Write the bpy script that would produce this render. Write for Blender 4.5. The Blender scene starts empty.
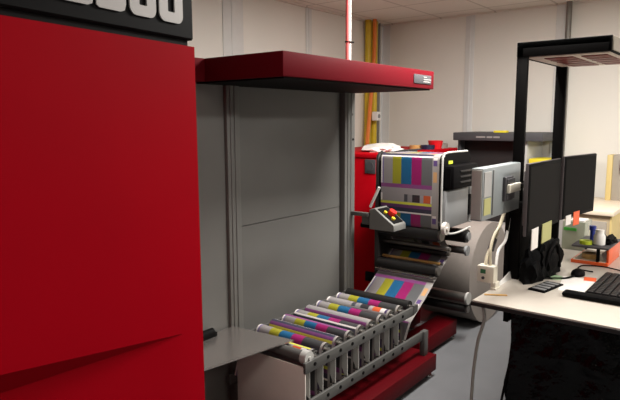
import bpy, bmesh, math, random
from mathutils import Vector, Matrix, noise
random.seed(7)
PI = math.pi
C = bpy.context.scene.collection

# ------------------------------------------------------------------ materials
def lin(c):
    return tuple(((v/255)/12.92 if v/255 <= .04045 else ((v/255+.055)/1.055)**2.4) for v in c) + (1,)

def mat(name, rgb, rough=.5, metal=0., var=.06, scale=14., bump=.0, bscale=60., spec=.5, coat=0., alpha=1., trans=0.):
    m = bpy.data.materials.new(name); m.use_nodes = True
    nt = m.node_tree; b = nt.nodes['Principled BSDF']
    c = lin(rgb)
    b.inputs['Roughness'].default_value = rough
    b.inputs['Metallic'].default_value = metal
    b.inputs['Specular IOR Level'].default_value = spec
    b.inputs['Coat Weight'].default_value = coat
    b.inputs['Alpha'].default_value = alpha
    b.inputs['Transmission Weight'].default_value = trans
    tc = nt.nodes.new('ShaderNodeTexCoord')
    n = nt.nodes.new('ShaderNodeTexNoise'); n.inputs['Scale'].default_value = scale; n.inputs['Detail'].default_value = 4
    nt.links.new(tc.outputs['Object'], n.inputs['Vector'])
    r = nt.nodes.new('ShaderNodeValToRGB')
    r.color_ramp.elements[0].position = .3; r.color_ramp.elements[1].position = .7
    r.color_ramp.elements[0].color = tuple(max(0, v*(1-var)) for v in c[:3]) + (1,)
    r.color_ramp.elements[1].color = tuple(min(1, v*(1+var)) for v in c[:3]) + (1,)
    nt.links.new(n.outputs['Fac'], r.inputs['Fac']); nt.links.new(r.outputs['Color'], b.inputs['Base Color'])
    if bump > 0:
        n2 = nt.nodes.new('ShaderNodeTexNoise'); n2.inputs['Scale'].default_value = bscale; n2.inputs['Detail'].default_value = 3
        nt.links.new(tc.outputs['Object'], n2.inputs['Vector'])
        bp = nt.nodes.new('ShaderNodeBump'); bp.inputs['Strength'].default_value = bump; bp.inputs['Distance'].default_value = .02
        nt.links.new(n2.outputs['Fac'], bp.inputs['Height']); nt.links.new(bp.outputs['Normal'], b.inputs['Normal'])
    return m

def emit(name, rgb, s):
    m = bpy.data.materials.new(name); m.use_nodes = True
    b = m.node_tree.nodes['Principled BSDF']
    b.inputs['Base Color'].default_value = lin(rgb)
    b.inputs['Emission Color'].default_value = lin(rgb); b.inputs['Emission Strength'].default_value = s
    return m

W = dict(
    red=mat('press_red_paint', (136, 0, 15), .6, spec=.03, var=.03, scale=3),
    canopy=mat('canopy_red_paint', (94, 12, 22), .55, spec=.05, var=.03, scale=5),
    darkred=mat('base_red_paint', (80, 2, 10), .55, spec=.08, var=.05, scale=8),
    backred=mat('cabinet_red_paint', (178, 4, 20), .55, spec=.06, var=.03, scale=5),
    black=mat('black_plastic', (10, 9, 10), .6, spec=.06, var=.1),
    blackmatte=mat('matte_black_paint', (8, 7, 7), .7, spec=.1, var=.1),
    screen=mat('dark_screen', (14, 12, 12), .65, spec=.08, var=.04, scale=2),
    silver=mat('silver_lettering', (150, 146, 144), .5, var=.02),
    grey=mat('grey_sheet_steel', (104, 103, 100), .5, spec=.3, var=.05, scale=3),
    greypost=mat('grey_post_steel', (106, 105, 102), .5, spec=.3, var=.05, scale=6),
    darkgap=mat('dark_gap', (40, 40, 40), .7),
    rail=mat('rail_steel', (84, 83, 81), .45, spec=.3, var=.07, scale=12),
    steel=mat('bright_steel', (170, 168, 165), .25, metal=1., var=.05),
    shaft=mat('worn_steel_shaft', (120, 116, 112), .35, metal=.8, var=.08),
    deck=mat('shiny_deck_steel', (158, 152, 148), .22, metal=.75, var=.06, scale=5, bump=.10, bscale=7),
    rubber=mat('black_rubber_roller', (24, 23, 23), .45, var=.1),
    lightgrey=mat('light_grey_paint', (178, 177, 173), .4, var=.03),
    midgrey=mat('mid_grey_paint', (135, 136, 137), .45, var=.04),
    bluegrey=mat('blue_grey_plastic', (140, 146, 148), .4, var=.03),
    hood=mat('dark_grey_plastic', (76, 75, 78), .5, spec=.2, var=.05),
    hoodin=mat('dark_recess_grey', (52, 49, 49), .6, spec=.15, var=.05),
    paper=mat('roll_paper', (130, 122, 116), .6, var=.03, scale=30),
    paperw=mat('white_paper', (236, 232, 228), .6, var=.02),
    endplate=mat('pale_end_panel', (205, 198, 190), .5, var=.05, scale=7),
    desk=mat('white_laminate', (196, 188, 177), .35, var=.02, scale=20),
    deskedge=mat('black_edge_band', (20, 18, 18), .5),
    bag=mat('black_bin_liner', (4, 4, 4), .16, var=.2, scale=10, bump=.6, bscale=22, spec=.16),
    cloth=mat('black_nylon', (5, 5, 6), .65, spec=.08, var=.2, scale=30, bump=.2, bscale=60),
    cream=mat('cream_plastic', (226, 220, 204), .4, var=.02),
    lcd=mat('green_display', (62, 120, 84), .25),
    cable=mat('cream_cable', (222, 212, 186), .45),
    greycable=mat('grey_cable', (150, 146, 140), .5),
    beige=mat('beige_steel', (178, 160, 130), .5, var=.03),
    beigetop=mat('pale_cabinet_top', (232, 216, 194), .4, var=.02),
    tapedark=mat('navy_tape', (24, 26, 58), .4),
    keycap=mat('dark_keycaps', (30, 28, 29), .45, spec=.3),
    tan=mat('tan_edge', (206, 184, 124), .5, var=.04),
    taupe=mat('taupe_panel', (158, 150, 138), .45, var=.03),
    yellow=mat('yellow_paint', (212, 180, 34), .45, var=.08, scale=6),
    orange=mat('orange_pipe', (226, 122, 44), .45, var=.05),
    pink=mat('red_hose', (236, 112, 110), .35, var=.05),
    conduit=mat('grey_conduit', (120, 116, 110), .4, metal=.3),
    white=mat('white_plastic', (236, 234, 230), .4, var=.02),
    lemon=mat('yellow_pad', (232, 214, 50), .6, var=.04),
    limenote=mat('pale_yellow_note', (180, 178, 118), .6),
    lime=mat('yellow_green_tape', (190, 206, 50), .4),
    green=mat('green_label', (70, 160, 60), .5),
    palegreen=mat('pale_green_disc', (150, 178, 140), .5),
    clear=mat('clear_plastic', (190, 196, 176), .15, trans=.5),
    orangesticker=mat('orange_sticker', (238, 96, 44), .5),
    orangesh=mat('orange_acrylic', (222, 90, 38), .35),
    blue=mat('blue_cap', (36, 52, 140), .4),
    redcup=mat('red_cup', (214, 18, 30), .4),
    button=mat('red_button', (220, 40, 34), .35),
    ybutton=mat('yellow_button', (222, 190, 40), .4),
    glasstape=mat('tan_tape', (204, 160, 96), .4),
    lamp=mat('lamp_reflector', (206, 190, 176), .4),
    louver=mat('red_reflection_louver', (120, 54, 48), .4, spec=.2, var=.25, scale=60),  # red reflection painted into the louver colour
    trim=mat('aluminium_trim', (222, 222, 220), .25, metal=.0, var=.02),
    label=mat('pale_sticker', (176, 174, 172), .5),
)

def stripes_material(name, patches):
    m = bpy.data.materials.new(name); m.use_nodes = True
    nt = m.node_tree; b = nt.nodes['Principled BSDF']; L = nt.links
    b.inputs['Roughness'].default_value = .36
    uv = nt.nodes.new('ShaderNodeUVMap'); sp = nt.nodes.new('ShaderNodeSeparateXYZ'); L.new(uv.outputs['UV'], sp.inputs[0])
    def ramp(src, stops):
        r = nt.nodes.new('ShaderNodeValToRGB'); cr = r.color_ramp; cr.interpolation = 'CONSTANT'
        while len(cr.elements) < len(stops): cr.elements.new(.5)
        for e, (p, c) in zip(cr.elements, stops): e.position = p; e.color = lin(c)
        L.new(src, r.inputs['Fac']); return r.outputs['Color']
    u = sp.outputs['X']
    md = nt.nodes.new('ShaderNodeMath'); md.operation = 'DIVIDE'; md.inputs[1].default_value = .375; L.new(sp.outputs['Y'], md.inputs[0])
    fr = nt.nodes.new('ShaderNodeMath'); fr.operation = 'FRACT'; L.new(md.outputs[0], fr.inputs[0]); v = fr.outputs[0]
    K, Wt = (0, 0, 0), (255, 255, 255)
    st = ramp(u, [(0, (152, 147, 144)), (.11 if patches else .03, (92, 92, 94) if patches else (60, 60, 62)),  # without patches, thin margin and darker stripe paint the shade between web loops
                  (.29, (140, 28, 92)), (.46, (28, 88, 128)), (.64, (146, 142, 38)), (.79, (142, 137, 137)), (.95, (120, 108, 150)), (.975, (228, 222, 220))])
    bl = ramp(u, [(0, (152, 147, 144)), (.03, (70, 56, 90)), (.06, (204, 198, 196)), (.13, (190, 88, 50)), (.25, (150, 146, 148)), (.31, (48, 46, 50)),
                  (.44, (132, 128, 130)), (.52, (70, 70, 76)), (.58, (144, 139, 140)), (.97, (228, 222, 220))])
    bar = ramp(v, [(0, K), (.48, (126, 66, 118)), (.55, (144, 139, 140)), (.80, (204, 206, 70)), (.84, (104, 60, 104)), (.90, (52, 52, 70)), (.97, (222, 216, 214))])
    mk = ramp(v, [(0, K), (.48, Wt)])
    mb = ramp(v, [(0, K), (.66, Wt), (.79, K)])
    def mix(f, a, c):
        x = nt.nodes.new('ShaderNodeMix'); x.data_type = 'RGBA'
        L.new(f, x.inputs['Factor']); L.new(a, x.inputs['A']); L.new(c, x.inputs['B']); return x.outputs['Result']
    mg = ramp(v, [(0, (214, 206, 202)), (.04, (92, 70, 122)), (.14, (152, 147, 144)), (.24, (196, 150, 104)), (.42, (152, 147, 144))])
    me = ramp(u, [(0, K), (.035, Wt if patches else K), (.095, K)])
    ml = ramp(u, [(0, Wt), (.11 if patches else .03, K)])
    marg = mix(me, ramp(u, [(0, (152, 147, 144))]), mg)
    L.new(mix(ml, mix(mb, mix(mk, st, bar), bl), marg), b.inputs['Base Color'])
    return m
W['print'] = stripes_material('printed_label_stock', True); W['printshade'] = stripes_material('printed_label_stock_painted_shade', False)  # the second one has shade between the table loops painted in

def tile_material(name, rgb, line, size, lw, rough=.8, bump=0, off=(0, 0)):
    """square panels with thin joint lines, in world x / y"""
    m = bpy.data.materials.new(name); m.use_nodes = True
    nt = m.node_tree; b = nt.nodes['Principled BSDF']; L = nt.links
    b.inputs['Roughness'].default_value = rough
    tc = nt.nodes.new('ShaderNodeTexCoord'); sp = nt.nodes.new('ShaderNodeSeparateXYZ'); L.new(tc.outputs['Object'], sp.inputs[0])
    outs = []
    for ax, o in zip(('X', 'Y'), off):
        a = nt.nodes.new('ShaderNodeMath'); a.operation = 'ADD'; a.inputs[1].default_value = 60 + o; L.new(sp.outputs[ax], a.inputs[0])
        d = nt.nodes.new('ShaderNodeMath'); d.operation = 'DIVIDE'; d.inputs[1].default_value = size; L.new(a.outputs[0], d.inputs[0])
        f = nt.nodes.new('ShaderNodeMath'); f.operation = 'FRACT'; L.new(d.outputs[0], f.inputs[0])
        g = nt.nodes.new('ShaderNodeMath'); g.operation = 'LESS_THAN'; g.inputs[1].default_value = lw/size; L.new(f.outputs[0], g.inputs[0])
        outs.append(g.outputs[0])
    mx = nt.nodes.new('ShaderNodeMath'); mx.operation = 'MAXIMUM'; L.new(outs[0], mx.inputs[0]); L.new(outs[1], mx.inputs[1])
    n = nt.nodes.new('ShaderNodeTexNoise'); n.inputs['Scale'].default_value = 3; n.inputs['Detail'].default_value = 5; L.new(tc.outputs['Object'], n.inputs['Vector'])
    r = nt.nodes.new('ShaderNodeValToRGB'); c = lin(rgb)
    r.color_ramp.elements[0].color = tuple(v*.93 for v in c[:3]) + (1,); r.color_ramp.elements[1].color = tuple(min(1, v*1.05) for v in c[:3]) + (1,)
    L.new(n.outputs['Fac'], r.inputs['Fac'])
    x = nt.nodes.new('ShaderNodeMix'); x.data_type = 'RGBA'; L.new(mx.outputs[0], x.inputs['Factor'])
    L.new(r.outputs['Color'], x.inputs['A']); x.inputs['B'].default_value = lin(line); L.new(x.outputs['Result'], b.inputs['Base Color'])
    return m
W['ceil'] = tile_material('ceiling_tiles', (226, 218, 208), (196, 187, 177), .6, .022, off=(-.33, .12))
W['floor'] = mat('grey_epoxy_floor', (112, 113, 116), .45, spec=.3, var=.05, scale=5)
W['wall'] = mat('white_wall_panel', (232, 228, 220), .6, var=.015, scale=2)

# ------------------------------------------------------------------ mesh builder
class M:
    def __init__(s): s.b = bmesh.new(); s.uv = None
    def _bev(s, vs, r, seg=2):
        if r > 0:
            es = list({e for v in vs for e in v.link_edges})
            bmesh.ops.bevel(s.b, geom=es, offset=r, segments=seg, affect='EDGES', profile=.5, clamp_overlap=True)
    def box(s, a, c, bev=0., mtx=None):
        a, c = Vector(a), Vector(c); ce = (a+c)/2; d = c-a
        mm = Matrix.Translation(ce) @ Matrix.Diagonal((abs(d.x), abs(d.y), abs(d.z), 1))
        if mtx is not None: mm = mtx @ mm
        g = bmesh.ops.create_cube(s.b, size=1, matrix=mm)
        s._bev(g['verts'], bev); return s
    def cyl(s, p, q, r, r2=None, seg=20, bev=0.):
        p, q = Vector(p), Vector(q); d = q-p
        mm = Matrix.Translation((p+q)/2) @ d.to_track_quat('Z', 'Y').to_matrix().to_4x4()
        bmesh.ops.create_cone(s.b, cap_ends=True, segments=seg, radius1=r, radius2=r if r2 is None else r2, depth=d.length, matrix=mm); return s
    def prism(s, pts, vec, bev=0.):
        """closed polygon of 3d points pushed along vec"""
        vec = Vector(vec)
        A = [s.b.verts.new(Vector(p)) for p in pts]; B = [s.b.verts.new(Vector(p)+vec) for p in pts]
        s.b.faces.new(A); s.b.faces.new(B[::-1]); n = len(pts)
        for i in range(n): s.b.faces.new((A[i], B[i], B[(i+1) % n], A[(i+1) % n]))
        s._bev(A+B, bev, 1); return s
    def lathe(s, base, prof, seg=24):
        base = Vector(base); rings = []
        for r, z in prof:
            rings.append([s.b.verts.new(base+Vector((r*math.cos(2*PI*k/seg), r*math.sin(2*PI*k/seg), z))) for k in range(seg)])
        for a, c in zip(rings, rings[1:]):
            for k in range(seg): s.b.faces.new((a[k], a[(k+1) % seg], c[(k+1) % seg], c[k]))
        s.b.faces.new(rings[0][::-1]); s.b.faces.new(rings[-1]); return s
    def tube(s, pts, r, seg=8, smooth=4):
        P = [Vector(p) for p in pts]
        if smooth and len(P) > 2:
            Q = []
            for i in range(len(P)-1):
                p0, p1, p2, p3 = P[max(i-1, 0)], P[i], P[i+1], P[min(i+2, len(P)-1)]
                for k in range(smooth):
                    t = k/smooth
                    Q.append(.5*((2*p1)+(p2-p0)*t+(2*p0-5*p1+4*p2-p3)*t*t+(3*p1-p0-3*p2+p3)*t**3))
            Q.append(P[-1]); P = Q
        rings = []; up = Vector((.31, .22, .92))
        for i, p in enumerate(P):
            d = (P[min(i+1, len(P)-1)]-P[max(i-1, 0)]).normalized()
            x = d.cross(up)
            if x.length < .05: x = d.cross(Vector((1, 0, 0)))
            x.normalize(); y = d.cross(x).normalized(); up = y if abs(y.dot(d)) < .9 else up
            up = x.cross(d)
            rings.append([s.b.verts.new(p+r*(math.cos(2*PI*k/seg)*x+math.sin(2*PI*k/seg)*y)) for k in range(seg)])
        for a, c in zip(rings, rings[1:]):
            for k in range(seg): s.b.faces.new((a[k], a[(k+1) % seg], c[(k+1) % seg], c[k]))
        s.b.faces.new(rings[0][::-1]); s.b.faces.new(rings[-1]); return s
    def ribbon(s, path, y0, y1, v0=0., ny=1):
        """web of paper: path of (x, z) points spanning y0..y1, uv = (across, metres along)"""
        uvl = s.b.loops.layers.uv.verify(); v = v0; rows = []
        for i, (x, z) in enumerate(path):
            if i: v += math.hypot(x-path[i-1][0], z-path[i-1][1])
            rows.append((v, [s.b.verts.new((x, y0+(y1-y0)*k/ny, z)) for k in range(ny+1)]))
        for (va, a), (vb, c) in zip(rows, rows[1:]):
            for k in range(ny):
                f = s.b.faces.new((a[k], a[k+1], c[k+1], c[k]))
                for lp, w in zip(f.loops, ((k/ny, va), ((k+1)/ny, va), ((k+1)/ny, vb), (k/ny, vb))): lp[uvl].uv = w
        s.sheet = True; return s

def abspos(o):
    p = Vector((0, 0, 0))
    while o: p += o.location; o = o.parent
    return p

def obj(name, mb, m, parent=None, label=None, smooth=True, origin=None):
    bm = mb.b if isinstance(mb, M) else mb
    if not getattr(mb, 'sheet', False): bmesh.ops.recalc_face_normals(bm, faces=bm.faces)
    o_world = Vector(origin) if origin is not None else (abspos(parent) if parent else Vector((0, 0, 0)))
    bmesh.ops.translate(bm, verts=bm.verts, vec=-o_world)
    me = bpy.data.meshes.new(name); bm.to_mesh(me); bm.free()
    if smooth:
        me.polygons.foreach_set('use_smooth', [True]*len(me.polygons)); me.set_sharp_from_angle(angle=math.radians(35))
    me.materials.append(W[m] if isinstance(m, str) else m)
    o = bpy.data.objects.new(name, me); C.objects.link(o); o.parent = parent
    o.location = o_world - (abspos(parent) if parent else Vector((0, 0, 0)))
    if label: o['label'] = label
    return o

def tag(o, label, cat, group=None):
    o['label'] = label; o['category'] = cat
    if group: o['group'] = group
    return o
def thing(name, label, cat, loc, group=None):
    o = bpy.data.objects.new(name, None); C.objects.link(o); o.location = loc
    o.empty_display_size = .1
    return tag(o, label, cat, group)
def struct(name, mb, m):
    o = obj(name, mb, m); o['kind'] = 'structure'; return o
def single(name, mb, m, label, cat, origin, group=None):
    return tag(obj(name, mb, m, origin=origin), label, cat, group)

# ------------------------------------------------------------------ room
H = 2.70
XW, YW = 6.0, 3.63
X0, Y0 = -5.5, -5.0
struct('floor', M().box((X0-.1, Y0-.1, -.1), (XW+.1, YW+.1, 0)), 'floor')
struct('ceiling', M().box((X0-.1, Y0-.1, H), (XW+.1, YW+.1, H+.1)), 'ceil')
struct('wall_left', M().box((X0-.1, YW, 0), (XW+.1, YW+.1, H)), 'wall')
struct('wall_right', M().box((XW, Y0-.1, 0), (XW+.1, YW, H)), 'wall')
struct('wall_front', M().box((X0-.1, Y0-.1, 0), (XW, Y0, H)), 'wall')
struct('wall_back', M().box((X0-.1, Y0, 0), (X0, YW, H)), 'wall')
n_t = 0
def strip_left(x, w=.17):
    global n_t; n_t += 1
    struct('trim_%d' % n_t, M().box((x-w/2, YW-.008, 0), (x+w/2, YW, H), .004).box((x-w*.1, YW-.012, 0), (x+w*.1, YW-.004, H), .003), 'trim')
def strip_right(y, w=.12):
    global n_t; n_t += 1
    struct('trim_%d' % n_t, M().box((XW-.008, y-w/2, 0), (XW, y+w/2, H), .004).box((XW-.012, y-w*.1, 0), (XW-.004, y+w*.1, H), .003), 'trim')
strip_left(3.57, .24); strip_left(4.60, .09)
strip_right(2.56, .10); strip_right(1.63, .13)
n_t += 1
struct('trim_%d' % n_t, M().box((XW-.03, YW-.006, 0), (XW, YW, H)).box((XW-.006, YW-.10, 0), (XW, YW, H)), 'trim')
n_t += 1
struct('trim_%d' % n_t, M().box((X0, YW-.03, H-.012), (XW, YW, H)).box((XW-.03, Y0, H-.012), (XW, YW-.03, H)), 'ceil')

# services in the far corner
def column(x, r, m, label):
    t = single('yellow_pipe', M().cyl((x, YW-.02-r, 0), (x, YW-.02-r, H), r), m, label, 'pipe', (x, YW-.02-r, 0), 'yellow pipes in the corner'); return t
column(5.60, .036, 'yellow', 'thick yellow vertical pipe in the far corner, left of the orange pipe')
column(5.735, .034, 'yellow', 'thinner yellow vertical pipe behind the white socket box in the far corner')
single('orange_pipe', M().tube([(5.595, 3.49, H), (5.59, 3.49, 2.3), (5.50, 3.49, 1.6), (5.46, 3.49, 1.2), (5.46, 3.49, 0)], .021, smooth=6), 'orange', 'slim orange pipe running down between the yellow pipes', 'pipe', (5.6, 3.47, 0))
single('grey_conduit', M().cyl((5.875, YW-.03, 0), (5.875, YW-.03, H), .014), 'conduit', 'dark grey conduit in the far wall corner beside the yellow pipes', 'conduit', (5.93, YW-.04, 0))
t = thing('socket_box', 'small white socket box mounted on the thinner yellow pipe', 'socket', (5.83, 3.49, 1.62))
obj('housing', M().box((5.60, 3.45, 1.60), (5.69, 3.52, 1.70), .008), 'white', t)
obj('socket_face', M().cyl((5.64, 3.454, 1.65), (5.64, 3.444, 1.65), .022), 'midgrey', t)
single('ceiling_conduit', M().cyl((5.95, 1.57, 0.9), (5.95, 1.57, H), .026).box((5.93, 1.55, 2.2), (6.0, 1.59, 2.23)), 'conduit', 'grey vertical conduit on the right wall rising behind the black lamp hood', 'conduit', (5.95, 1.57, .9))

# ------------------------------------------------------------------ red press
T = math.radians(9.5)
O = Vector((1.385, 1.6, 0)); D = Vector((math.cos(T), math.sin(T), 0)); N = Vector((math.sin(T), -math.cos(T), 0))
def pp(s, z, out=0.): return O - D*s + N*out + Vector((0, 0, z))
press = thing('label_press', 'large glossy red printing press with a black header band and silver number', 'printing press', pp(.9, 0, -.4))
LW = 2.4; TH = .03
# upper cover above the slanting crease; its lower edge overhangs the lower cover more and more towards the left
cz = lambda s: .853 + (s-.115)*(.971-.853)/(.79-.115)
mb = M()
ov = lambda s: max(0, (s-.115))*.125
P1 = [pp(0, 1.857), pp(0, .853-.02), pp(.115, .853), pp(LW, cz(LW)), pp(LW, 1.857)]
mb.prism(P1, -N*TH)
obj('upper_cover', mb, 'red', press, smooth=False)
mb = M(); b = mb.b
SS = [0, .03, .06, .09, .115]+[.115+.0762*k for k in range(1, 31)]; ZN = 14
grid = []
for q in SS:
    zt = (.833 + .02*min(1, q/.115)) if q < .115 else cz(q)
    fh = max(0, q-.115)*.118; fd = fh*.92          # the slanting facet under the crease: height and depth grow to the left
    if q <= .115: fh = .002
    zs = [.12+(zt-fh-.12)*k/ZN for k in range(ZN+1)]
    col = [b.verts.new(pp(q, z, -fd*max(0, 1-(zs[-1]-z)/.75))) for z in zs]
    col.append(b.verts.new(pp(q, zt, 0)))
    grid.append(col)
back = [[b.verts.new(pp(q, .12, -.34)), b.verts.new(pp(q, grid[i][-1].co.z, -.34))] for i, q in enumerate(SS)]
for i in range(len(SS)-1):
    for k in range(ZN+1): b.faces.new((grid[i][k], grid[i+1][k], grid[i+1][k+1], grid[i][k+1]))
    b.faces.new((back[i][0], back[i][1], back[i+1][1], back[i+1][0]))
    b.faces.new((grid[i][0], back[i][0], back[i+1][0], grid[i+1][0])); b.faces.new((grid[i][-1], grid[i+1][-1], back[i+1][1], back[i][1]))
for i in (0, len(SS)-1): b.faces.new([back[i][0]]+grid[i]+[back[i][1]])
obj('lower_cover', mb, 'red', press)
obj('body', M().prism([pp(.004, .1, -.03), pp(LW, .1, -.36), pp(LW, .1, -1.0), pp(.02, .1, -1.0), pp(.02, .1, -.36)], (0, 0, .60)), 'midgrey', press, smooth=False)
obj('cabinet_core', M().prism([pp(.01, .7, -.345), pp(LW, .7, -.345), pp(LW, .7, -1.0), pp(.01, .7, -1.0)], (0, 0, 1.14)), 'red', press, smooth=False)
obj('plinth', M().prism([pp(.05, 0, -.06), pp(LW, 0, -.06), pp(LW, 0, -.95), pp(.05, 0, -.95)], (0, 0, .1)), 'blackmatte', press, smooth=False)
obj('end_cover', M().prism([pp(0, .70, -TH), pp(.03, .70, -TH), pp(.03, .70, -.345), pp(0, .70, -.345)], (0, 0, 1.15)), 'red', press, smooth=False)
# header
obj('seal', M().prism([pp(.012, 1.857, -.02), pp(LW, 1.857, -.02), pp(LW, 1.857, -.9), pp(.012, 1.857, -.9)], (0, 0, .022)), 'blackmatte', press, smooth=False)
hd = obj('header_band', M().prism([pp(-.004, 1.879, -.004), pp(LW, 1.879, -.004), pp(LW, 1.879, -.9), pp(-.004, 1.879, -.9)], (0, 0, .31), .006), 'black', press)
def rrect(s0, s1, z0, z1, r, n=5):
    pts = []
    for cs, cz_, a0 in ((s0+r, z0+r, PI), (s1-r, z0+r, 1.5*PI), (s1-r, z1-r, 0), (s0+r, z1-r, .5*PI)):
        for k in range(n+1):
            a = a0+k*PI/2/n; pts.append((cs+r*math.cos(a), cz_+r*math.sin(a)))
    return pts
def digit(kind, s_left):
    w, h, z0, sw = .112, .20, 1.924, .034
    mb = M(); bm = mb.b
    def solid(q0, q1, a0, a1, r=.004):
        # q from the digit's left edge, to the right
        mb.prism([pp(s_left-q, z, .0) for q, z in rrect(q0, q1, a0, a1, r)], N*.003)
    if kind == '0':
        out = rrect(0, w, z0, z0+h, .026); inn = rrect(.040, w-.040, z0+.033, z0+h-.033, .003)
        for off in (.0, .003):
            pass
        A = [bm.verts.new(pp(s_left-q, z, .003)) for q, z in out]; B = [bm.verts.new(pp(s_left-q, z, .003)) for q, z in inn]
        A0 = [bm.verts.new(pp(s_left-q, z, -.002)) for q, z in out]; B0 = [bm.verts.new(pp(s_left-q, z, -.002)) for q, z in inn]
        n = len(A)
        for i in range(n):
            j = (i+1) % n
            bm.faces.new((A[i], A[j], B[j], B[i])); bm.faces.new((A0[i], A[i], A[j], A0[j])); bm.faces.new((B[i], B0[i], B0[j], B[j]))
    else:
        pts = [(0, .006), (.010, 0), (w-.022, 0), (w-.006, .006), (w, .024), (w, .088), (w-.008, .1), (w, .112), (w, .176), (w-.006, .194), (w-.022, .2), (.01, .2), (0, .194),
               (0, .167), (.072, .167), (.072, .117), (.03, .117), (.03, .083), (.072, .083), (.072, .033), (0, .033)]
        mb.prism([pp(s_left-q, z0+z, -.001) for q, z in pts], N*.004)
    return mb
for kd, s in (('3', .546), ('3', .424), ('0', .297), ('0', .170)):
    obj('number_digit', digit(kd, s), 'silver', hd)

# ------------------------------------------------------------------ steel bay with red canopy
BX0, BX1, BYF, BYB = 1.84, 3.205, 1.585, 2.13
bay = thing('delivery_bay', 'tall grey steel bay of the press under a projecting red canopy', 'machine bay', (2.6, 2.25, 0))
obj('side_panel', M().box((1.50, BYB+.012, .0), (2.03, BYB+.05, 1.80)), 'grey', bay, smooth=False)
obj('back_panel', M().box((2.135, BYB+.03, .0), (3.055, BYB+.06, 1.045)).box((2.135, BYB+.03, 1.049), (3.055, BYB+.06, 1.80)), 'grey', bay, smooth=False)
obj('backing_sheet', M().box((1.50, BYB+.062, .0), (3.18, BYB+.10, 1.80)), 'darkgap', bay, smooth=False)
for x0, x1 in ((2.035, 2.125), (3.065, 3.18)):
    mb = M().box((x0, BYB-.005, 0), (x1, BYB+.06, 1.79), .004)
    for q in (.3, .62): mb.box((x0+(x1-x0)*q-.006, BYB-.009, 0), (x0+(x1-x0)*q+.006, BYB+.01, 1.79), .002)
    obj('post', mb, 'greypost', bay)
for x, z in ((1.74, 1.62), (1.735, 1.43), (1.755, 1.11), (3.145, 1.64), (3.155, 1.48), (1.77, .72)):
    obj('bolt_hole', M().cyl((x, BYB-.008, z), (x, BYB+.03, z), .008, seg=10), 'blackmatte', bay)
cn = obj('canopy', M().box((BX0, BYF, 1.783), (BX1, 2.06, 1.886), .004).box((1.50, 2.06, 1.783), (BX1, 2.32, 1.886), .004), 'canopy', bay)
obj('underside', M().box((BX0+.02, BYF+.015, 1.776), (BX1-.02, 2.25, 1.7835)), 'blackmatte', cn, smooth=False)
bd = obj('badge', M().box((2.955, BYF-.004, 1.808), (3.165, BYF+.004, 1.858), .002), 'hood', cn, label='small dark grey badge with pale lettering')
for k, (a, c_) in enumerate(((3.065, 3.105), (3.065, 3.155), (3.065, 3.15))):
    obj('lettering', M().box((a, BYF-.0055, 1.843-k*.013), (c_, BYF-.0035, 1.849-k*.013)), 'silver', bd)

HX, CX = 3.081, 3.106
single('red_hose', M().cyl((HX, 2.12, 1.886), (HX, 2.12, H), .0125), 'pink', 'red vertical hose rising from the red canopy to the ceiling', 'hose', (HX, 2.12, 1.886))
single('white_cylinder', M().cyl((CX, 2.12, 1.886), (CX, 2.12, H), .009), 'white', 'thin white cylinder along the right side of the red hose', 'conduit', (CX, 2.12, 1.886))  # thin white cylinder running beside the hose
single('cable_tie', M().cyl((HX, 2.12, 2.085), (HX, 2.12, 2.093), .016).cyl((CX, 2.12, 2.085), (CX, 2.12, 2.093), .012).box((HX, 2.101, 2.085), (CX+.02, 2.107, 2.093)), 'blackmatte', 'black tie around the red hose and the thin white cylinder beside it', 'cable tie', (HX, 2.12, 2.09))

# shiny deck plate leaving the press
t = thing('deck_plate', 'shiny bare steel deck plate between the red press and roller table', 'steel plate', (1.85, 1.9, .54))
obj('plate', M().prism([(2.045, 2.125, .532), (2.089, 1.747, .532), (1.593, 1.834, .532), (1.22, 1.90, .532), (1.22, 2.125, .532)], (0, 0, .006)), 'deck', t, smooth=False)
obj('clamp_block', M().cyl((1.80, 2.10, .56), (1.88, 2.10, .56), .022, bev=0).box((1.78, 2.085, .538), (1.90, 2.12, .56), .004), 'blackmatte', t)

# ------------------------------------------------------------------ roller table
table = thing('roller_table', 'low steel roller table on a red base beam in front of the bay', 'roller table', (2.6, 1.85, 0))
YN, YFR = 1.60, 2.10
RX = [2.09+.1045*k for k in range(9)]
WY0, WY1 = 1.632, 2.072
for nm, y in (('near_rail', YN), ('far_rail', YFR)):
    for z0, z1, xe in ((.438, .492, 3.03), (.243, .298, 3.20)):
        r_ = obj('rail', M().box((1.985, y-.008, z0), (xe, y+.008, z1), .003), 'rail', table)
        if y == YN:
            for x in RX:
                obj('hole_disc', M().cyl((x-.035, y-.012, (z0+z1)/2+.004), (x-.035, y-.007, (z0+z1)/2+.004), .009, seg=10), 'blackmatte', r_)  # black raised discs standing in for the dark holes in the rail
def roller(x, z, r, m, y0=YN+.005, y1=YFR-.005, cap=.012):
    o = obj('roller', M().cyl((x, y0+.02, z), (x, y1-.02, z), r, seg=24), m, table)
    obj('journal', M().cyl((x, y0, z), (x, y1, z), cap, seg=14), 'shaft', o)
for x in RX:
    roller(x, .482, .034, 'steel')
    roller(x+.052, .275, .018, 'steel')
for k, x in enumerate(RX):
    obj('bearing', M().cyl((x+.012, YN+.008, .478), (x+.012, YN+.028, .478), .017, seg=16), 'rubber', table)
roller(3.035, .484, .036, 'rubber')
for y in (YN, YFR): obj('end_bracket', M().prism([(3.025, y-.01, .44), (3.075, y-.01, .455), (3.075, y-.01, .497), (3.025, y-.01, .497)], (0, .018, 0)), 'rail', table)
mb = M().box((1.985, YN-.005, .12), (1.992, 2.04, .470), .002)
obj('end_panel', mb, 'endplate', table, label='pale off-white end panel')
obj('tension_roller', M().cyl((2.03, YN+.04, .500), (2.03, YFR-.02, .500), .028, seg=24), 'rail', table)
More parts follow.
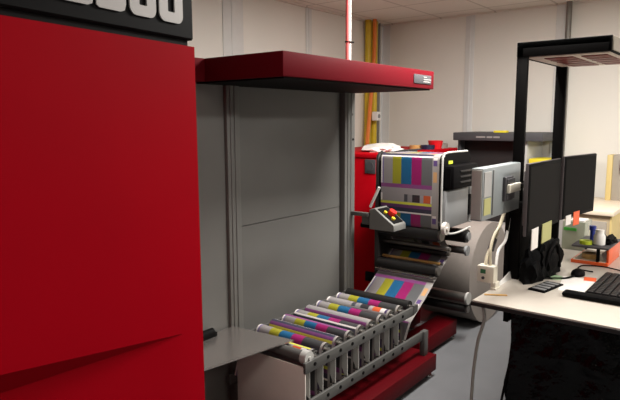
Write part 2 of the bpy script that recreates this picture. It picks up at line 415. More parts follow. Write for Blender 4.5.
obj('bearing_cap', M().cyl((2.03, YN+.005, .500), (2.03, YN+.04, .500), .034, seg=24).cyl((2.03, YN-.004, .500), (2.03, YN+.01, .500), .010, seg=12), 'lightgrey', table)
for y in (YN, YFR):
    obj('leg', M().box((3.02, y-.018, .10 if y == YFR else .141), (3.085, y+.018, .24), .003) if y == YFR else M().box((3.15, y-.022, .143), (3.20, y+.012, .30), .003), 'rail', table)
    obj('leg', M().box((2.02, y-.018, .10 if y == YFR else .141), (2.07, y+.018, .24), .003), 'rail', table)
bs = obj('base_beam', M().box((1.75, 1.535, .040), (3.235, 1.74, .143), .005).box((1.75, 2.0, .040), (3.10, 2.115, .10), .005).box((1.80, 1.74, .045), (1.95, 2.04, .10)), 'darkred', table, label='dark red steel base beam')
for x, y in ((3.19, 1.575), (1.80, 1.575), (3.06, 2.07), (1.80, 2.07)):
    obj('levelling_foot', M().cyl((x, y, 0), (x, y, .014), .028).cyl((x, y, .014), (x, y, .042), .010), 'steel', bs)

# added pale fins shaped like lit web edges, hanging behind the near rail, one between each pair of rollers
for x in [RX[0]-.052]+[q+.052 for q in RX[:-1]]:
    prof = [(1.609, .445), (1.690, .445), (1.672, .40), (1.650, .35), (1.630, .31), (1.616, .297), (1.609, .297)]
    obj('lit_edge_fin', M().prism([(x-.002, y, z) for y, z in prof], (.004, 0, 0)), 'lightgrey', table, label='added pale tapered fin shaped like a lit web edge')

# printed web, one continuous strip from the table up into the rewinder
path = []
def arc(cx, cz_, r, a0, a1, n=7):
    for k in range(n+1):
        a = math.radians(a0+(a1-a0)*k/n); path.append((cx+r*math.cos(a), cz_+r*math.sin(a)))
path.append((2.03-.034, .30))
for x in RX:
    arc(x, .482, .0355, 180, 0, 9)
    arc(x+.052, .275, .0195, 180, 360, 7)
path[-1] = (RX[-1]+.052+.017, .266)
e = (3.585, .690)
path += [(3.07, .375)]
path3 = [(3.07, .375), (3.16, .425), (3.30, .505), e]
web = obj('printed_web', M().ribbon(path, WY0, WY1, .06), 'printshade', origin=(2.6, 1.87, .26))
tag(web, 'long printed paper web with colour bars threaded over table and rewinder rollers', 'paper web')
obj('incline_web', M().ribbon(path3, WY0, WY1-.005, .235), 'print', web)
path2 = [e, (3.60, .715), (3.585, .735), (3.47, .86), (3.405, .905), (3.398, .93), (3.398, 1.345), (3.402, 1.362), (3.412, 1.375), (3.43, 1.382), (3.80, 1.376), (3.84, 1.34), (3.86, 1.0)]
w2 = obj('upper_web', M().ribbon(path2, WY0-.005, WY1-.017, .0), 'print', web)
# line the stripe pattern of the upper web up so a repeat starts at the top of the front
uvs = w2.data.uv_layers[0].data
vtop = sum(math.hypot(path2[i+1][0]-path2[i][0], path2[i+1][1]-path2[i][1]) for i in range(7))
for d_ in uvs: d_.uv = (d_.uv[0], 30*.375 + vtop - d_.uv[1])

# ------------------------------------------------------------------ rewinder
rw = thing('web_rewinder', 'paper rewinder with black motor box and printed web over its front', 'rewinder', (3.7, 1.85, 0))
NY, FY = 1.60, 2.075
mb = M(); pts = []
for cx, cz_, a0, a1 in ((3.445, 1.335, 180, 90), (3.77, 1.335, 90, 0)):
    for k in range(7):
        a = math.radians(a0+(a1-a0)*k/6); pts.append((cx+.055*math.cos(a), NY, cz_+.055*math.sin(a)))
pts += [(3.825, NY, 1.10), (3.405, NY, 1.10)]
mb.prism(pts, (0, .016, 0)); obj('near_head_plate', mb, 'black', rw)
obj('plate_edge', M().tube([(3.392, NY+.004, .93), (3.392, NY+.004, 1.335), (3.41, NY+.004, 1.372), (3.45, NY+.004, 1.394), (3.77, NY+.004, 1.394)], .007, smooth=4), 'lightgrey', rw, label='pale edge of the head plate')
obj('head_body', M().box((3.46, NY+.03, .94), (3.78, FY-.01, 1.30), .01), 'hoodin', rw)
obj('far_frame', M().prism([(3.41, FY, .06), (3.95, FY, .06), (3.95, FY, 1.38), (3.80, FY, 1.39), (3.42, FY, 1.37), (3.40, FY, .9)], (0, .03, 0)), 'hoodin', rw, smooth=False)
obj('far_edge', M().tube([(3.392, FY+.006, 1.16), (3.392, FY+.006, 1.33), (3.41, FY+.006, 1.37), (3.45, FY+.006, 1.388)], .010, smooth=3), 'rubber', rw)
mbx = obj('motor_box', M().box((3.405, NY-.07, 1.165), (3.79, NY, 1.315), .012).box((3.40, NY-.05, 1.18), (3.415, NY-.01, 1.30)), 'black', rw)
for k in range(3): obj('vent_rib', M().box((3.50, NY-.076, 1.20+k*.035), (3.74, NY-.068, 1.212+k*.035), .002), 'deskedge', mbx)
obj('motor_label', M().box((3.47, NY-.003, 1.322), (3.53, NY-.001, 1.342)), 'lime', rw)
cp = obj('cover_plate', M().box((3.405, NY-.02, .905), (3.76, NY+.01, 1.155), .008), 'midgrey', rw, label='pale grey lower cover plate')
obj('slot', M().box((3.765, NY-.024, .955), (3.80, NY, 1.10), .006), 'blackmatte', rw)
obj('rear_strip', M().box((3.80, NY-.02, .90), (3.83, NY+.01, 1.16), .004), 'lightgrey', rw)
obj('tray_lip', M().tube([(3.40, NY-.01, .895), (3.48, NY-.02, .868), (3.62, NY-.022, .86), (3.80, NY-.02, .868)], .007), 'lightgrey', rw)
obj('knob', M().cyl((3.40, NY-.035, .915), (3.40, NY-.01, .915), .040, seg=24).cyl((3.40, NY-.042, .915), (3.40, NY-.033, .915), .012, seg=12), 'endplate', rw, label='pale round guide knob')
def rw_roller(x, z, r, m, y0, y1, capm='shaft', capr=None):
    o = obj('guide_roller', M().cyl((x, y0, z), (x, y1, z), r, seg=24), m, rw)
    obj('end_cap', M().cyl((x, y0-.016, z), (x, y0, z), capr or r*.8, seg=18), capm, o)
rw_roller(3.425, 1.345, .026, 'steel', NY+.018, FY)
rw_roller(3.79, 1.345, .026, 'steel', NY+.018, FY)
rw_roller(3.425, .925, .022, 'rubber', NY+.018, FY)
rw_roller(3.80, .80, .048, 'rubber', NY-.005, FY, 'midgrey', .03)
rw_roller(3.78, .70, .026, 'shaft', NY-.005, FY, 'midgrey', .036)
rw_roller(3.48, .765, .016, 'shaft', NY-.01, FY+.06)
rw_roller(3.44, .86, .05, 'rubber', NY+.03, FY)
rw_roller(3.56, .715, .02, 'rubber', NY+.03, FY)
rw_roller(3.415, .622, .034, 'rubber', NY+.035, FY)
rw_roller(3.375, .585, .010, 'steel', NY+.035, FY)
rw_roller(3.47, .66, .010, 'glasstape', NY+.035, FY)
rw_roller(3.86, .335, .036, 'shaft', NY+.01, FY, 'lightgrey', .045)
rw_roller(3.86, .255, .030, 'rubber', NY+.01, FY)
obj('strut', M().cyl((3.375, 2.055, 1.15), (3.375, 2.125, 1.01), .010), 'white', rw, label='pale diagonal strut')
rb = obj('base_beam', M().box((3.32, 1.70, .035), (3.91, 1.86, .145), .006).box((3.32, 2.02, .035), (3.955, 2.12, .145), .006), 'darkred', rw, label='dark red steel base beam')
for x, y in ((3.90, 1.74), (3.37, 1.74), (3.90, 2.07), (3.37, 2.07)):
    obj('levelling_foot', M().cyl((x, y, 0), (x, y, .012), .026).cyl((x, y, .012), (x, y, .037), .010), 'steel', rb)

# big paper roll
roll = thing('paper_roll', 'huge pale paper roll standing on the floor behind the rewinder', 'paper roll', (4.42, 1.9, 0))
obj('wound_paper', M().cyl((4.42, 1.66, .402), (4.42, 2.12, .402), .40, seg=72), 'paper', roll)
obj('core', M().cyl((4.42, 1.657, .402), (4.42, 1.70, .402), .05, seg=24), 'taupe', roll)

# operator control box on the bay post
cb = thing('control_box', 'small grey control box with red stop button on an arm from the bay post', 'control box', (3.15, 2.13, .93))
obj('arm', M().box((3.13, 1.99, .985), (3.16, 2.128, 1.01), .003).box((3.15, 1.985, .93), (3.27, 2.05, .995), .004), 'rail', cb)
hs = obj('housing', M().prism([(3.14, 1.985, .905), (3.14, 1.985, 1.035), (3.14, 1.945, 1.045), (3.14, 1.80, .945), (3.14, 1.80, .905)], (.15, 0, 0), .004), 'greypost', cb)
sl = Vector((0, -.145, -.10)).normalized(); nn = Vector((0, sl.z, -sl.y))
def onf(q, x, h): return Vector((x, 1.945, 1.045)) + sl*q + nn*h
obj('panel_face', M().prism([onf(.014, 3.155, 0), onf(.160, 3.155, 0), onf(.160, 3.275, 0), onf(.014, 3.275, 0)], nn*.003), 'blackmatte', hs)
obj('stop_button', M().cyl(onf(.085, 3.225, .002), onf(.085, 3.225, .034), .025, seg=18), 'button', hs, label='red emergency stop button')
obj('selector', M().cyl(onf(.125, 3.19, .002), onf(.125, 3.19, .016), .013, seg=14), 'ybutton', hs, label='yellow button')
obj('selector', M().cyl(onf(.060, 3.185, .002), onf(.060, 3.185, .014), .011, seg=14), 'ybutton', hs, label='yellow button')
obj('hinge', M().cyl((3.2, 2.00, .915), (3.2, 2.08, .915), .018), 'black', cb)

# ------------------------------------------------------------------ red cabinet behind
rc = thing('red_cabinet', 'long low red cabinet against the far wall with clutter on top', 'cabinet', (4.7, 2.8, 0))
obj('body', M().box((3.99, 2.40, .05), (5.38, 3.30, 1.300), .006), 'backred', rc)
obj('top_rim', M().box((3.982, 2.392, 1.300), (5.388, 3.31, 1.334), .006), 'backred', rc)
obj('plinth', M().box((4.03, 2.44, 0), (5.34, 3.26, .05)), 'blackmatte', rc)
vt = obj('vent', M().cyl((3.99, 2.515, 1.235), (3.978, 2.515, 1.235), .035, seg=20).box((3.982, 2.465, 1.175), (3.992, 2.565, 1.29), .004), 'hood', rc, label='dark square vent')
obj('latch', M().box((3.975, 2.46, .28), (3.992, 2.55, .36), .004), 'blackmatte', rc)
def crumple(cx, cy, z, rx, ry, rz, seed, sub=3, amp=.35, flat=True, fr=2.2):
    mb = M(); bmesh.ops.create_icosphere(mb.b, subdivisions=sub, radius=1)
    for v in mb.b.verts:
        d = v.co.normalized(); n_ = noise.noise(d*fr+Vector((seed*3.1, seed, 0)))+.5*noise.noise(d*fr*2.3+Vector((seed, 9, seed)))
        k = 1+amp*n_
        p = Vector((d.x*rx*k, d.y*ry*k, d.z*rz*k))
        if flat and p.z < -rz*.35: p.z = -rz*.35
        v.co = Vector((cx, cy, z+rz*.35)) + p
    return mb
Zc = 1.334
single('paper_heap', crumple(4.42, 2.66, Zc, .23, .15, .05, 2, amp=.3), 'paperw', 'crumpled heap of white paper on the red cabinet', 'paper', (4.42, 2.66, Zc))
single('tool_bar', M().box((4.42, 2.47, Zc), (4.78, 2.50, Zc+.014), .003), 'hood', 'thin dark tool lying in front of the white paper heap on the cabinet', 'tool', (4.6, 2.48, Zc))
single('tool_bar', M().box((4.08, 2.47, Zc), (4.28, 2.50, Zc+.010), .003), 'hood', 'short dark tool at the near left end of the red cabinet top', 'tool', (4.18, 2.48, Zc))
def ring(cx, cy, z, r, ri, h):
    mb = M(); n = 28; bm = mb.b
    R = [[bm.verts.new((cx+q*math.cos(2*PI*k/n), cy+q*math.sin(2*PI*k/n), z+zz)) for k in range(n)] for q, zz in ((r, 0), (r, h), (ri, h), (ri, 0))]
    for i in range(4):
        for k in range(n): bm.faces.new((R[i][k], R[i][(k+1) % n], R[(i+1) % 4][(k+1) % n], R[(i+1) % 4][k]))
    return mb
single('tape_roll', ring(4.94, 2.60, Zc, .07, .04, .035), 'glasstape', 'tan tape roll on the red cabinet left of the black one', 'tape', (4.94, 2.60, Zc))
single('tape_roll', ring(4.92, 2.48, Zc, .065, .038, .04), 'tapedark', 'dark tape roll on the red cabinet beside the red cup', 'tape', (4.92, 2.48, Zc))
single('red_cup', M().lathe((5.06, 2.47, Zc), [(.055, 0), (.07, .075), (.074, .078), (.064, .078), (.05, .008), (.001, .008)]), 'redcup', 'bright red cup standing on the red cabinet', 'cup', (5.06, 2.47, Zc))
single('tape_roll', ring(5.22, 2.50, Zc, .075, .045, .045), 'paper', 'pale roll on the red cabinet at the right of the red cup', 'tape', (5.22, 2.50, Zc))

# grey finishing unit
fu = thing('finishing_unit', 'dark grey hooded machine against the right wall behind the desk', 'machine', (5.7, 2.1, 0))
hd2 = obj('hood', M().box((5.42, 1.60, 1.405), (5.98, 2.46, 1.482), .008), 'hood', fu)
for k, (a, c_) in enumerate(((2.22, 2.13), (2.115, 2.06), (2.05, 1.99))): obj('lettering', M().box((5.416, c_, 1.432), (5.421, a, 1.448)), 'silver', hd2)
obj('recess_back', M().box((5.62, 1.82, .6), (5.70, 2.44, 1.405)), 'hoodin', fu, smooth=False)
obj('side_pillar', M().box((5.48, 1.75, .0), (5.95, 1.84, 1.405), .004), 'lightgrey', fu)
obj('side_pillar', M().box((5.52, 2.42, .0), (5.95, 2.45, 1.405), .004), 'hood', fu)
obj('cabinet', M().box((5.46, 1.84, .04), (5.95, 2.42, .60), .006), 'lightgrey', fu)
single('yellow_tape', M().box((5.44, 1.94, 1.482), (5.52, 2.06, 1.502), .005), 'lemon', 'yellow pad lying on the dark grey machine hood', 'pad', (5.48, 2.0, 1.482))
lc = thing('low_cupboard', 'pale grey cupboard behind the two monitors by the right wall', 'cupboard', (5.7, 1.4, 0))
obj('body', M().box((5.46, 1.30, .04), (5.95, 1.74, 1.20), .006), 'lightgrey', lc)
obj('plinth', M().box((5.50, 1.33, 0), (5.93, 1.72, .04)), 'blackmatte', lc)
single('yellow_folder', M().box((5.48, 1.42, 1.20), (5.78, 1.73, 1.245), .004), 'lemon', 'yellow folder lying between the two black posts behind the monitors', 'folder', (5.6, 1.55, 1.20))

# ------------------------------------------------------------------ desk
ZD = .74
dk = thing('desk', 'white laminate desk with a black edge band', 'desk', (3.4, .6, 0))
wt = obj('worktop', M().box((2.615, -.35, ZD-.024), (4.30, 1.062, ZD), .002), 'desk', dk)
obj('edge_band', M().box((2.609, -.356, ZD-.026), (4.306, 1.068, ZD-.007), .001), 'deskedge', dk)
for x, y in ((2.70, 1.0), (4.22, 1.0), (2.70, -.28), (4.22, -.28)):
    if (x, y) == (2.70, 1.0): x = 3.6
    obj('leg', M().box((x-.025, y-.025, 0), (x+.025, y+.025, ZD-.025), .003), 'blackmatte', dk)
obj('support_rail', M().box((2.80, .95, .60), (4.22, .975, ZD-.025), .002), 'blackmatte', dk)

# bin liner hanging under the desk front
def liner():
    mb = M(); nx, nz = 46, 56; bm = mb.b
    per = []
    for k in range(nx):
        per.append(k)
    xs0, ys0, xs1, ys1 = 2.69, -.05, 3.10, .90
    # walk: from far left corner along x front, around
    pts = []
    def seg(a, c_, n):
        for k in range(n): pts.append((a[0]+(c_[0]-a[0])*k/n, a[1]+(c_[1]-a[1])*k/n))
    seg((xs1, ys1), (xs0, ys1), 22); seg((xs0, ys1), (xs0, ys0), 90); seg((xs0, ys0), (xs1, ys0), 22); seg((xs1, ys0), (xs1, ys1), 60)
    rows = []
    for j in range(nz+1):
        z = .695 - (.690)*j/nz
        row = []
        cx, cy = (xs0+xs1)/2, (ys0+ys1)/2
        bulge = 1.0 + .035*math.sin(PI*min(1, (j/nz)*1.1)) - .03*(j/nz)
        for (x, y) in pts:
            p = Vector((x, y, z))
            a = noise.noise(Vector((x*5, y*5, z*4)))*.020 + noise.noise(Vector((x*13, y*13, z*9+4)))*.012
            fold = math.sin(y*36+z*5+3*noise.noise(Vector((y*3, z*3, 1))))*.008*min(1, j/8)
            o_ = (Vector((x-cx, y-cy, 0))).normalized()*(a+fold)
            lip = max(0, 1-abs((z-.515-.03*noise.noise(Vector((y*4, x*4, 2))))/.05))
            rim = Vector((x-cx, y-cy, 0)).normalized()*(abs(Vector((x-cx, y-cy, 0)).normalized().x if abs(y-ys1) > .03 else 0)**.3*lip*(.022+.03*noise.noise(Vector((y*11, x*11, 7)))))
            row.append(bm.verts.new((cx+(x-cx)*bulge+o_.x+rim.x, cy+(y-cy)*bulge+o_.y+rim.y, z+.02*lip*noise.noise(Vector((y*9, x*9, 3))))))
        rows.append(row)
    n = len(pts)
    for a, c_ in zip(rows, rows[1:]):
        for k in range(n): bm.faces.new((a[k], a[(k+1) % n], c_[(k+1) % n], c_[k]))
    bm.faces.new(rows[-1]); bm.faces.new(rows[0][::-1])
    return mb
bl = thing('waste_bag', 'shiny black plastic waste bag standing under the desk end', 'waste bag', (2.9, .45, 0))
obj('liner', liner(), 'bag', bl)

# ------------------------------------------------------------------ viewing lamp stand on the desk
lb = thing('viewing_lamp', 'black overhead viewing lamp on two tall posts at the back of the desk', 'lamp', (3.55, 1.05, ZD))
obj('post', M().box((3.105, 1.010, ZD), (3.132, 1.066, 1.96), .003), 'blackmatte', lb)
obj('post', M().box((3.80, 1.0, ZD), (3.83, 1.062, 1.96), .003), 'blackmatte', lb)
obj('back_panel', M().box((3.08, 1.063, ZD-.02), (3.95, 1.083, 1.20), .003), 'blackmatte', lb)
HZ, HT = 1.924, 1.998
hh = obj('hood', M().box((3.10, .618, HZ), (3.135, 1.066, HT), .004).box((3.84, .618, HZ), (3.875, 1.066, HT), .004).box((3.10, .618, HT-.035), (3.875, 1.066, HT), .004).box((3.10, 1.03, HZ), (3.875, 1.066, HT), .004).box((3.10, .618, HZ), (3.875, .632, HT), .002), 'blackmatte', lb)
obj('end_plate', M().box((3.11, .611, HZ+.006), (3.865, .6185, HT-.003), .002), 'taupe', hh, label='pale brown end plate')
lp = obj('reflector', M().box((3.135, .632, HZ-.004), (3.84, 1.03, HZ+.010), .003), 'lamp', hh, label='cream reflector frame')
for y0_, y1_ in ((.655, .775), (.815, .955)):
    lv = obj('louver', M().box((3.20, y0_, HZ-.009), (3.78, y1_, HZ-.002), .001), 'louver', lp, label='louver with a red reflection painted into its colour')
    for k in range(1, 5): obj('fin', M().box((3.20+.116*k-.003, y0_, HZ-.011), (3.20+.116*k+.003, y1_, HZ-.008)), 'louver', lv)
obj('switch', M().cyl((3.74, .645, HZ-.022), (3.74, .645, HZ), .011, seg=14), 'blackmatte', hh)

# monitors, side by side on arms
def monitor(name, label, x0, y0, x1, y1, z0, z1):
    t = thing(name, label, 'monitor', ((x0+x1)/2, (y0+y1)/2, ZD), 'monitors over the desk')
    d = Vector((x1-x0, y1-y0, 0)); L_ = d.length; ang = math.atan2(d.y, d.x)
    mt = Matrix.Translation((x0, y0, 0)) @ Matrix.Rotation(ang, 4, 'Z')
    h = obj('housing', M().box((0, 0, z0), (L_, .016, z1), .004, mt).box((L_*.12, .014, z0+.04), (L_*.88, .045, z1-.04), .008, mt), 'bezelgrey', t)
    obj('bezel', M().box((.004, -.004, z0+.003), (L_-.004, .002, z1-.003), .001, mt), 'black', h)
    obj('screen', M().box((.018, -.0055, z0+.02), (L_-.018, -.003, z1-.018), 0, mt), 'screen', h)
    obj('mount', M().box((L_/2-.05, .045, 1.09), (L_/2+.05, .06, 1.21), .003, mt), 'blackmatte', t)
    obj('mount_arm', M().box((L_/2-.025, .06, 1.11), (L_/2+.025, 1.062-max(y0, y1), 1.17), .003, mt), 'blackmatte', t)
W['bezelgrey'] = mat('monitor_casing', (92, 86, 88), .45)
monitor('monitor', 'flat black monitor nearest the desk corner, seen almost edge on', 2.835, .893, 3.355, .885, 1.035, 1.392)
monitor('monitor', 'flat black monitor turned slightly, farther along the desk', 3.372, .872, 3.84, .812, 1.045, 1.400)

# panel computer seen from behind
pc = thing('panel_computer', 'grey panel computer seen from its stickered back, left of the monitors', 'computer', (2.79, 1.03, 1.14))
hs = obj('housing', M().box((2.537, 1.0, 1.14), (3.045, 1.056, 1.383), .005), 'bluegrey', pc)
obj('side_face', M().box((2.533, 1.004, 1.148), (2.539, 1.052, 1.376), .002), 'lightgrey', hs)
obj('sticker', M().box((2.55, .997, 1.25), (2.635, 1.001, 1.365)), 'label', hs, label='white sticker')
obj('sticker', M().box((2.555, .997, 1.165), (2.635, 1.001, 1.242)), 'limenote', hs, label='pale yellow sticker')
obj('ridge', M().box((2.655, .994, 1.155), (2.665, 1.001, 1.37), .001), 'midgrey', hs)
br = obj('bracket', M().box((2.79, .985, 1.205), (2.90, 1.0, 1.325), .004).box((2.80, .980, 1.282), (2.91, .99, 1.315), .003).box((2.80, .980, 1.212), (2.91, .99, 1.245), .003), 'hood', pc)
obj('clamp', M().box((2.80, .968, 1.246), (2.965, .984, 1.288), .003), 'cream', br, label='white mounting clamp')
obj('support_arm', M().box((2.955, .966, 1.255), (3.13, .98, 1.28), .003).box((3.10, .966, 1.255), (3.13, 1.011, 1.28), .003), 'blackmatte', br)

# densitometer and its cables
dm = thing('test_meter', 'small cream meter with a green display at the desk corner', 'meter', (2.88, 1.06, ZD))
hs = obj('housing', M().box((2.84, 1.045, ZD+.03), (2.90, 1.135, ZD+.118), .006), 'cream', dm)
obj('display', M().box((2.838, 1.088, ZD+.078), (2.8405, 1.115, ZD+.10)), 'lcd', hs)
obj('keypad_button', M().cyl((2.841, 1.10, ZD+.055), (2.835, 1.10, ZD+.055), .008, seg=12), 'hood', hs)
obj('foot', M().box((2.845, 1.035, ZD), (2.905, 1.062, ZD+.035), .004).box((2.835, 1.03, ZD), (2.90, 1.06, ZD+.010), .003), 'cream', dm)
def cable(pts, r, m, label, cat='cable', grp=None):
    return single('cable', M().tube(pts, r, smooth=6), m, label, cat, pts[0], grp)
cable([(2.87, 1.10, .855), (2.90, 1.105, .90), (2.98, 1.095, .99), (3.06, 1.088, 1.09), (3.10, 1.082, 1.17)], .009, 'cable', 'cream cable rising from the meter to the panel computer bracket')
cable([(2.87, 1.075, .856), (2.885, 1.085, .93), (2.95, 1.092, 1.0), (3.04, 1.088, 1.06), (3.085, 1.083, 1.17)], .008, 'cable', 'cream cable crossing beside the meter lead, bowed to the left')
cable([(2.895, 1.055, .856), (2.96, 1.07, .92), (3.06, 1.07, .96), (3.10, 1.07, 1.05), (3.13, 1.07, 1.17)], .008, 'white', 'white cable hanging in a loop to the right of the cream cables')
single('plug', M().cyl((2.93, 1.10, .925), (2.975, 1.10, .975), .017), 'hood', 'dark cable connector hanging among the cream cables', 'plug', (2.95, 1.10, .95))
single('plastic_strip', M().prism([(2.905, 1.046, ZD), (3.13, 1.044, ZD), (3.13, 1.052, ZD+.045), (2.905, 1.054, ZD+.004)], (0, .004, 0)), 'white', 'white plastic strip standing along the back edge of the desk', 'strip', (3.0, 1.045, ZD))
single('wood_stick', M().box((-.055, -.007, 0), (.055, .007, .006), .002, Matrix.Translation((2.755, 1.0, ZD)) @ Matrix.Rotation(math.radians(-60), 4, 'Z')), 'glasstape', 'short pale wooden stick lying near the desk corner', 'stick', (2.755, 1.0, ZD))
cable([(2.64, 1.02, .712), (2.655, 1.015, .64), (2.66, 1.045, .52), (2.66, 1.062, .36), (2.66, 1.068, .22), (2.64, 1.07, .05), (2.55, 1.08, .008), (2.3, 1.1, .008)], .008, 'greycable', 'grey cable hanging from the desk edge down to the floor')
cable([(2.69, .90, .40), (2.66, .91, .30), (2.62, .925, .12), (2.58, .95, .008), (2.45, .97, .008)], .006, 'black', 'thin black cable beside the black waste bag')

# desk clutter
def rot(x, y, z, deg): return Matrix.Translation((x, y, z)) @ Matrix.Rotation(math.radians(deg), 4, 'Z')
pd = thing('calculator', 'small black pad with grey key strips on the desk', 'calculator', (3.05, .845, ZD))
mt = rot(3.045, .845, ZD, -10)
obj('body', M().box((-.105, -.045, 0), (.105, .045, .008), .003, mt), 'black', pd)
for k in range(4): obj('key_strip', M().box((-.085+k*.046, -.034, .008), (-.058+k*.046, .034, .011), .001, mt), 'midgrey', pd)
single('paper_sheet', M().box((-.15, -.10, 0), (.15, .10, .0015), 0, rot(3.197, .71, ZD, 10)), 'paperw', 'white sheet of paper half under the keyboard', 'paper', (3.23, .72, ZD))
single('sticky_note', M().box((-.04, -.03, 0), (.04, .03, .001), 0, rot(3.345, .700, ZD+.0016, 10)), 'orangesticker', 'orange sticky note on the white sheet by the keyboard', 'sticky note', (3.33, .695, ZD))
kb = thing('keyboard', 'black keyboard lying on the desk at the right edge of the photo', 'keyboard', (3.2, .6, ZD))
obj('body', M().box((2.985, .425, ZD+.002), (3.48, .652, ZD+.022), .007), 'black', kb)
obj('palm_rest', M().box((2.928, .415, ZD+.002), (2.998, .738, ZD+.026), .011), 'black', kb)
for r_ in range(6):
    for k in range(15):
        x = 3.004+k*.0308; y = .440+r_*.0345
        obj('key', M().box((x, y, ZD+.018), (x+.0265, y+.029, ZD+.029), .003), 'keycap', kb)
single('black_mouse', crumple(3.40, .775, ZD, .055, .035, .028, 5, amp=.05), 'black', 'black mouse on the desk behind the keyboard', 'mouse', (3.40, .775, ZD))
cable([(3.35, .78, .748), (3.28, .80, .748), (3.24, .84, .748), (3.2, .92, .748), (3.25, .98, .748)], .005, 'black', 'black cord leading from the mouse to the bag heap')
cable([(3.50, .72, .748), (3.52, .80, .748), (3.62, .80, .748), (3.66, .70, .748), (3.62, .60, .748)], .004, 'black', 'black keyboard cord curling behind the keyboard')
single('green_disc', M().cyl((3.265, .865, ZD), (3.265, .865, ZD+.006), .045, seg=28), 'palegreen', 'pale green disc on the desk beside the black bag', 'disc', (3.265, .865, ZD))
bg = thing('camera_bag', 'slumped black nylon bag under the monitors', 'bag', (3.3, .94, ZD))
obj('body', crumple(3.32, .945, ZD, .19, .07, .17, 11, sub=4, amp=.45, fr=2.6), 'cloth', bg)
obj('strap', M().tube([(3.20, .90, .80), (3.22, .885, .89), (3.30, .875, .93), (3.38, .88, .87), (3.42, .88, .77)], .009), 'black', bg)
obj('pouch', crumple(3.14, .955, ZD, .095, .06, .12, 4, amp=.4), 'cloth', bg)
# notes hanging under the monitors
single('note_paper', M().box((2.90, .8825, .955), (3.0, .8865, 1.062)), 'paperw', 'white note hanging below the nearer monitor', 'note', (2.94, .885, 1.06))
single('note_paper', M().box((3.06, .880, .965), (3.22, .884, 1.066)), 'limenote', 'pale yellow note hanging below the nearer monitor', 'note', (3.15, .885, 1.06))
single('note_paper', M().box((0, -.0075, -.045), (.07, -.004, .01), 0, rot(3.42, .866, 1.055, -7.3)), 'paperw', 'small white tag under the farther monitor, left of the orange sticker', 'note', (3.42, .866, 1.05))
single('note_paper', M().box((0, -.0075, -.07), (.085, -.004, .01), 0, rot(3.525, .852, 1.065, -7.3)), 'orangesticker', 'orange sticker at the bottom edge of the farther monitor', 'note', (3.53, .852, 1.05))

# orange desktop riser with small things on it
rs = thing('desktop_riser', 'small desk shelf with orange base and side at the back of the desk', 'desk shelf', (3.88, .79, ZD))
obj('base', M().box((3.70, .685, ZD), (4.05, .89, ZD+.018), .002), 'orangesh', rs)
obj('inner_floor', M().box((3.712, .70, ZD+.018), (4.04, .88, ZD+.021)), 'beigetop', rs)
obj('side_panel', M().box((3.72, .685, ZD+.018), (4.05, .697, ZD+.098), .001), 'orangesh', rs)
obj('divider', M().box((3.71, .735, ZD+.018), (3.73, .752, ZD+.098), .002), 'black', rs)
obj('divider', M().box((4.03, .875, ZD+.018), (4.045, .888, ZD+.098), .002), 'black', rs)
obj('shelf', M().box((3.70, .685, ZD+.098), (4.05, .89, ZD+.110), .002), 'hood', rs)
ZS = ZD+.110
single('tape_roll', ring(3.80, .80, ZD+.021, .05, .03, .03), 'glasstape', 'tan tape roll inside the orange desk shelf', 'tape', (3.80, .80, ZD+.02))
single('paper_tube', M().cyl((3.80, .715, ZD+.045), (3.98, .715, ZD+.045), .024), 'paperw', 'white rolled paper inside the orange desk shelf', 'paper roll', (3.88, .715, ZD+.02))
bt = thing('white_bottle', 'white plastic bottle standing on the orange desk shelf', 'bottle', (3.79, .755, ZS))
obj('body', M().lathe((3.79, .755, ZS), [(.030, 0), (.033, .004), (.033, .055), (.024, .068), (.022, .072)]), 'white', bt)
obj('cap', M().lathe((3.79, .755, ZS+.072), [(.024, 0), (.024, .020), (.001, .021)]), 'white', bt)
single('blue_cap', M().lathe((3.86, .81, ZS), [(.014, 0), (.014, .07), (.02, .075), (.02, .10), (.001, .102)]), 'blue', 'small bottle with a dark blue cap behind the white bottle', 'bottle', (3.86, .81, ZS))
single('green_tape', ring(3.77, .825, ZS, .036, .02, .022), 'lime', 'yellow-green tape roll on the orange desk shelf', 'tape', (3.77, .825, ZS))
single('black_glove', crumple(3.90, .73, ZS, .10, .045, .03, 8, amp=.5), 'cloth', 'crumpled black glove on the desk shelf right of the white bottle', 'glove', (3.90, .73, ZS))
og = thing('clear_organizer', 'clear plastic organizer box behind the orange desk shelf', 'organizer', (4.12, 1.0, ZD))
obj('tray', M().box((4.06, .90, ZD), (4.25, 1.04, ZD+.19), .003), 'clear', og)
obj('label_strip', M().box((4.055, .95, ZD+.13), (4.061, 1.03, ZD+.15)), 'green', og)
single('white_card', M().box((4.07, .91, ZD+.19), (4.2, 1.0, ZD+.20), .001), 'paperw', 'white card lying on the clear organizer', 'card', (4.12, .95, ZD+.19))

# beige cabinet by the right wall
bc = thing('beige_cabinet', 'beige metal cabinet with a pale top beyond the desk', 'cabinet', (5.4, 1.1, 0))
obj('body', M().box((5.0, .93, .04), (5.86, 1.27, .85), .004), 'beige', bc)
obj('side_panel', M().box((4.996, .915, .04), (5.86, .93, .85), .002), 'tan', bc)
obj('front_door', M().box((4.985, .95, .08), (5.0, 1.25, .80), .003), 'taupe', bc)
obj('top', M().box((4.97, .90, .85), (5.88, 1.285, .885), .004), 'beigetop', bc)
obj('plinth', M().box((5.04, .96, 0), (5.84, 1.25, .04)), 'blackmatte', bc)
lk = thing('storage_locker', 'tall taupe panel box with a tan edge standing on the beige cabinet', 'locker', (5.85, 1.0, .885))
obj('body', M().box((5.72, .905, .885), (5.86, 1.07, 1.29), .004), 'taupe', lk)
obj('edge_post', M().box((5.70, 1.07, .885), (5.86, 1.115, 1.29), .004), 'tan', lk)
obj('handle', M().box((5.708, 1.0, 1.12), (5.722, 1.015, 1.25), .003), 'steel', lk)

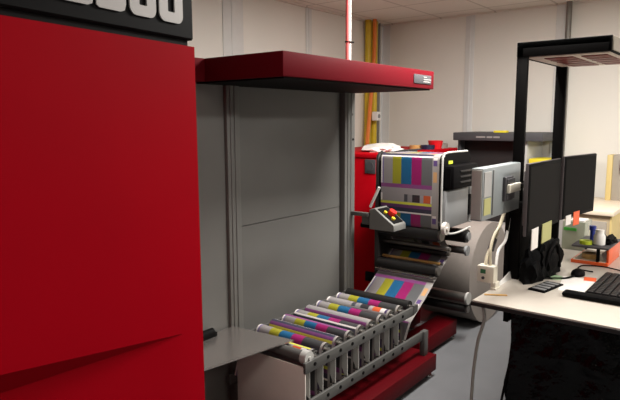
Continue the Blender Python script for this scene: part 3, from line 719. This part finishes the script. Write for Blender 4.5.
# ------------------------------------------------------------------ ceiling lights (recessed troffers)
W['diffuser'] = emit('lamp_diffuser', (255, 240, 222), 3.0)
def troffer(x, y, power, col=(1, .97, .92)):
    t = thing('ceiling_light', 'recessed fluorescent ceiling light above the room', 'ceiling light', (x, y, H), 'ceiling lights')
    obj('frame', M().box((x-.63, y-.33, H-.006), (x+.63, y-.30, H)).box((x-.63, y+.30, H-.006), (x+.63, y+.33, H)).box((x-.63, y-.30, H-.006), (x-.60, y+.30, H)).box((x+.60, y-.30, H-.006), (x+.63, y+.30, H)), 'white', t, smooth=False)
    obj('diffuser', M().box((x-.60, y-.30, H-.004), (x+.60, y+.30, H-.001)), 'diffuser', t, smooth=False)
    l = bpy.data.lights.new('tube_light', 'AREA'); l.shape = 'RECTANGLE'; l.size = 1.2; l.size_y = .6; l.energy = power; l.color = col
    lo = bpy.data.objects.new('tube_light', l); C.objects.link(lo); lo.location = (x, y, H-.008)
for x, y, p in ((3.35, 1.0, 130), (3.7, -1.6, 118), (1.5, -1.8, 7), (.45, .1, 13), (-1.8, -1.2, 2)):
    troffer(x, y, p)

w = bpy.data.worlds.new('world'); bpy.context.scene.world = w; w.use_nodes = True
w.node_tree.nodes['Background'].inputs[0].default_value = (.8, .85, 1, 1); w.node_tree.nodes['Background'].inputs[1].default_value = .02

# ------------------------------------------------------------------ camera
F, PITCH, YAW, ROLL = 580.4, .1354, .6666, -.0042
fw = Vector((math.cos(YAW)*math.cos(PITCH), math.sin(YAW)*math.cos(PITCH), -math.sin(PITCH)))
r = Vector((math.sin(YAW), -math.cos(YAW), 0)); u = r.cross(fw)
r2 = r*math.cos(ROLL)+u*math.sin(ROLL); u2 = -r*math.sin(ROLL)+u*math.cos(ROLL)
cd = bpy.data.cameras.new('camera'); cd.sensor_width = 36; cd.lens = F/620*36; cd.clip_start = .05
co = bpy.data.objects.new('camera', cd); C.objects.link(co)
mm = Matrix((r2, u2, -fw)).transposed().to_4x4(); mm.translation = (0, 0, 1.6); co.matrix_world = mm
S = bpy.context.scene; S.camera = co
S.view_settings.view_transform = 'Standard'; S.view_settings.look = 'None'; S.view_settings.gamma = 1; S.view_settings.use_curve_mapping = False
S.view_settings.exposure = 0.0
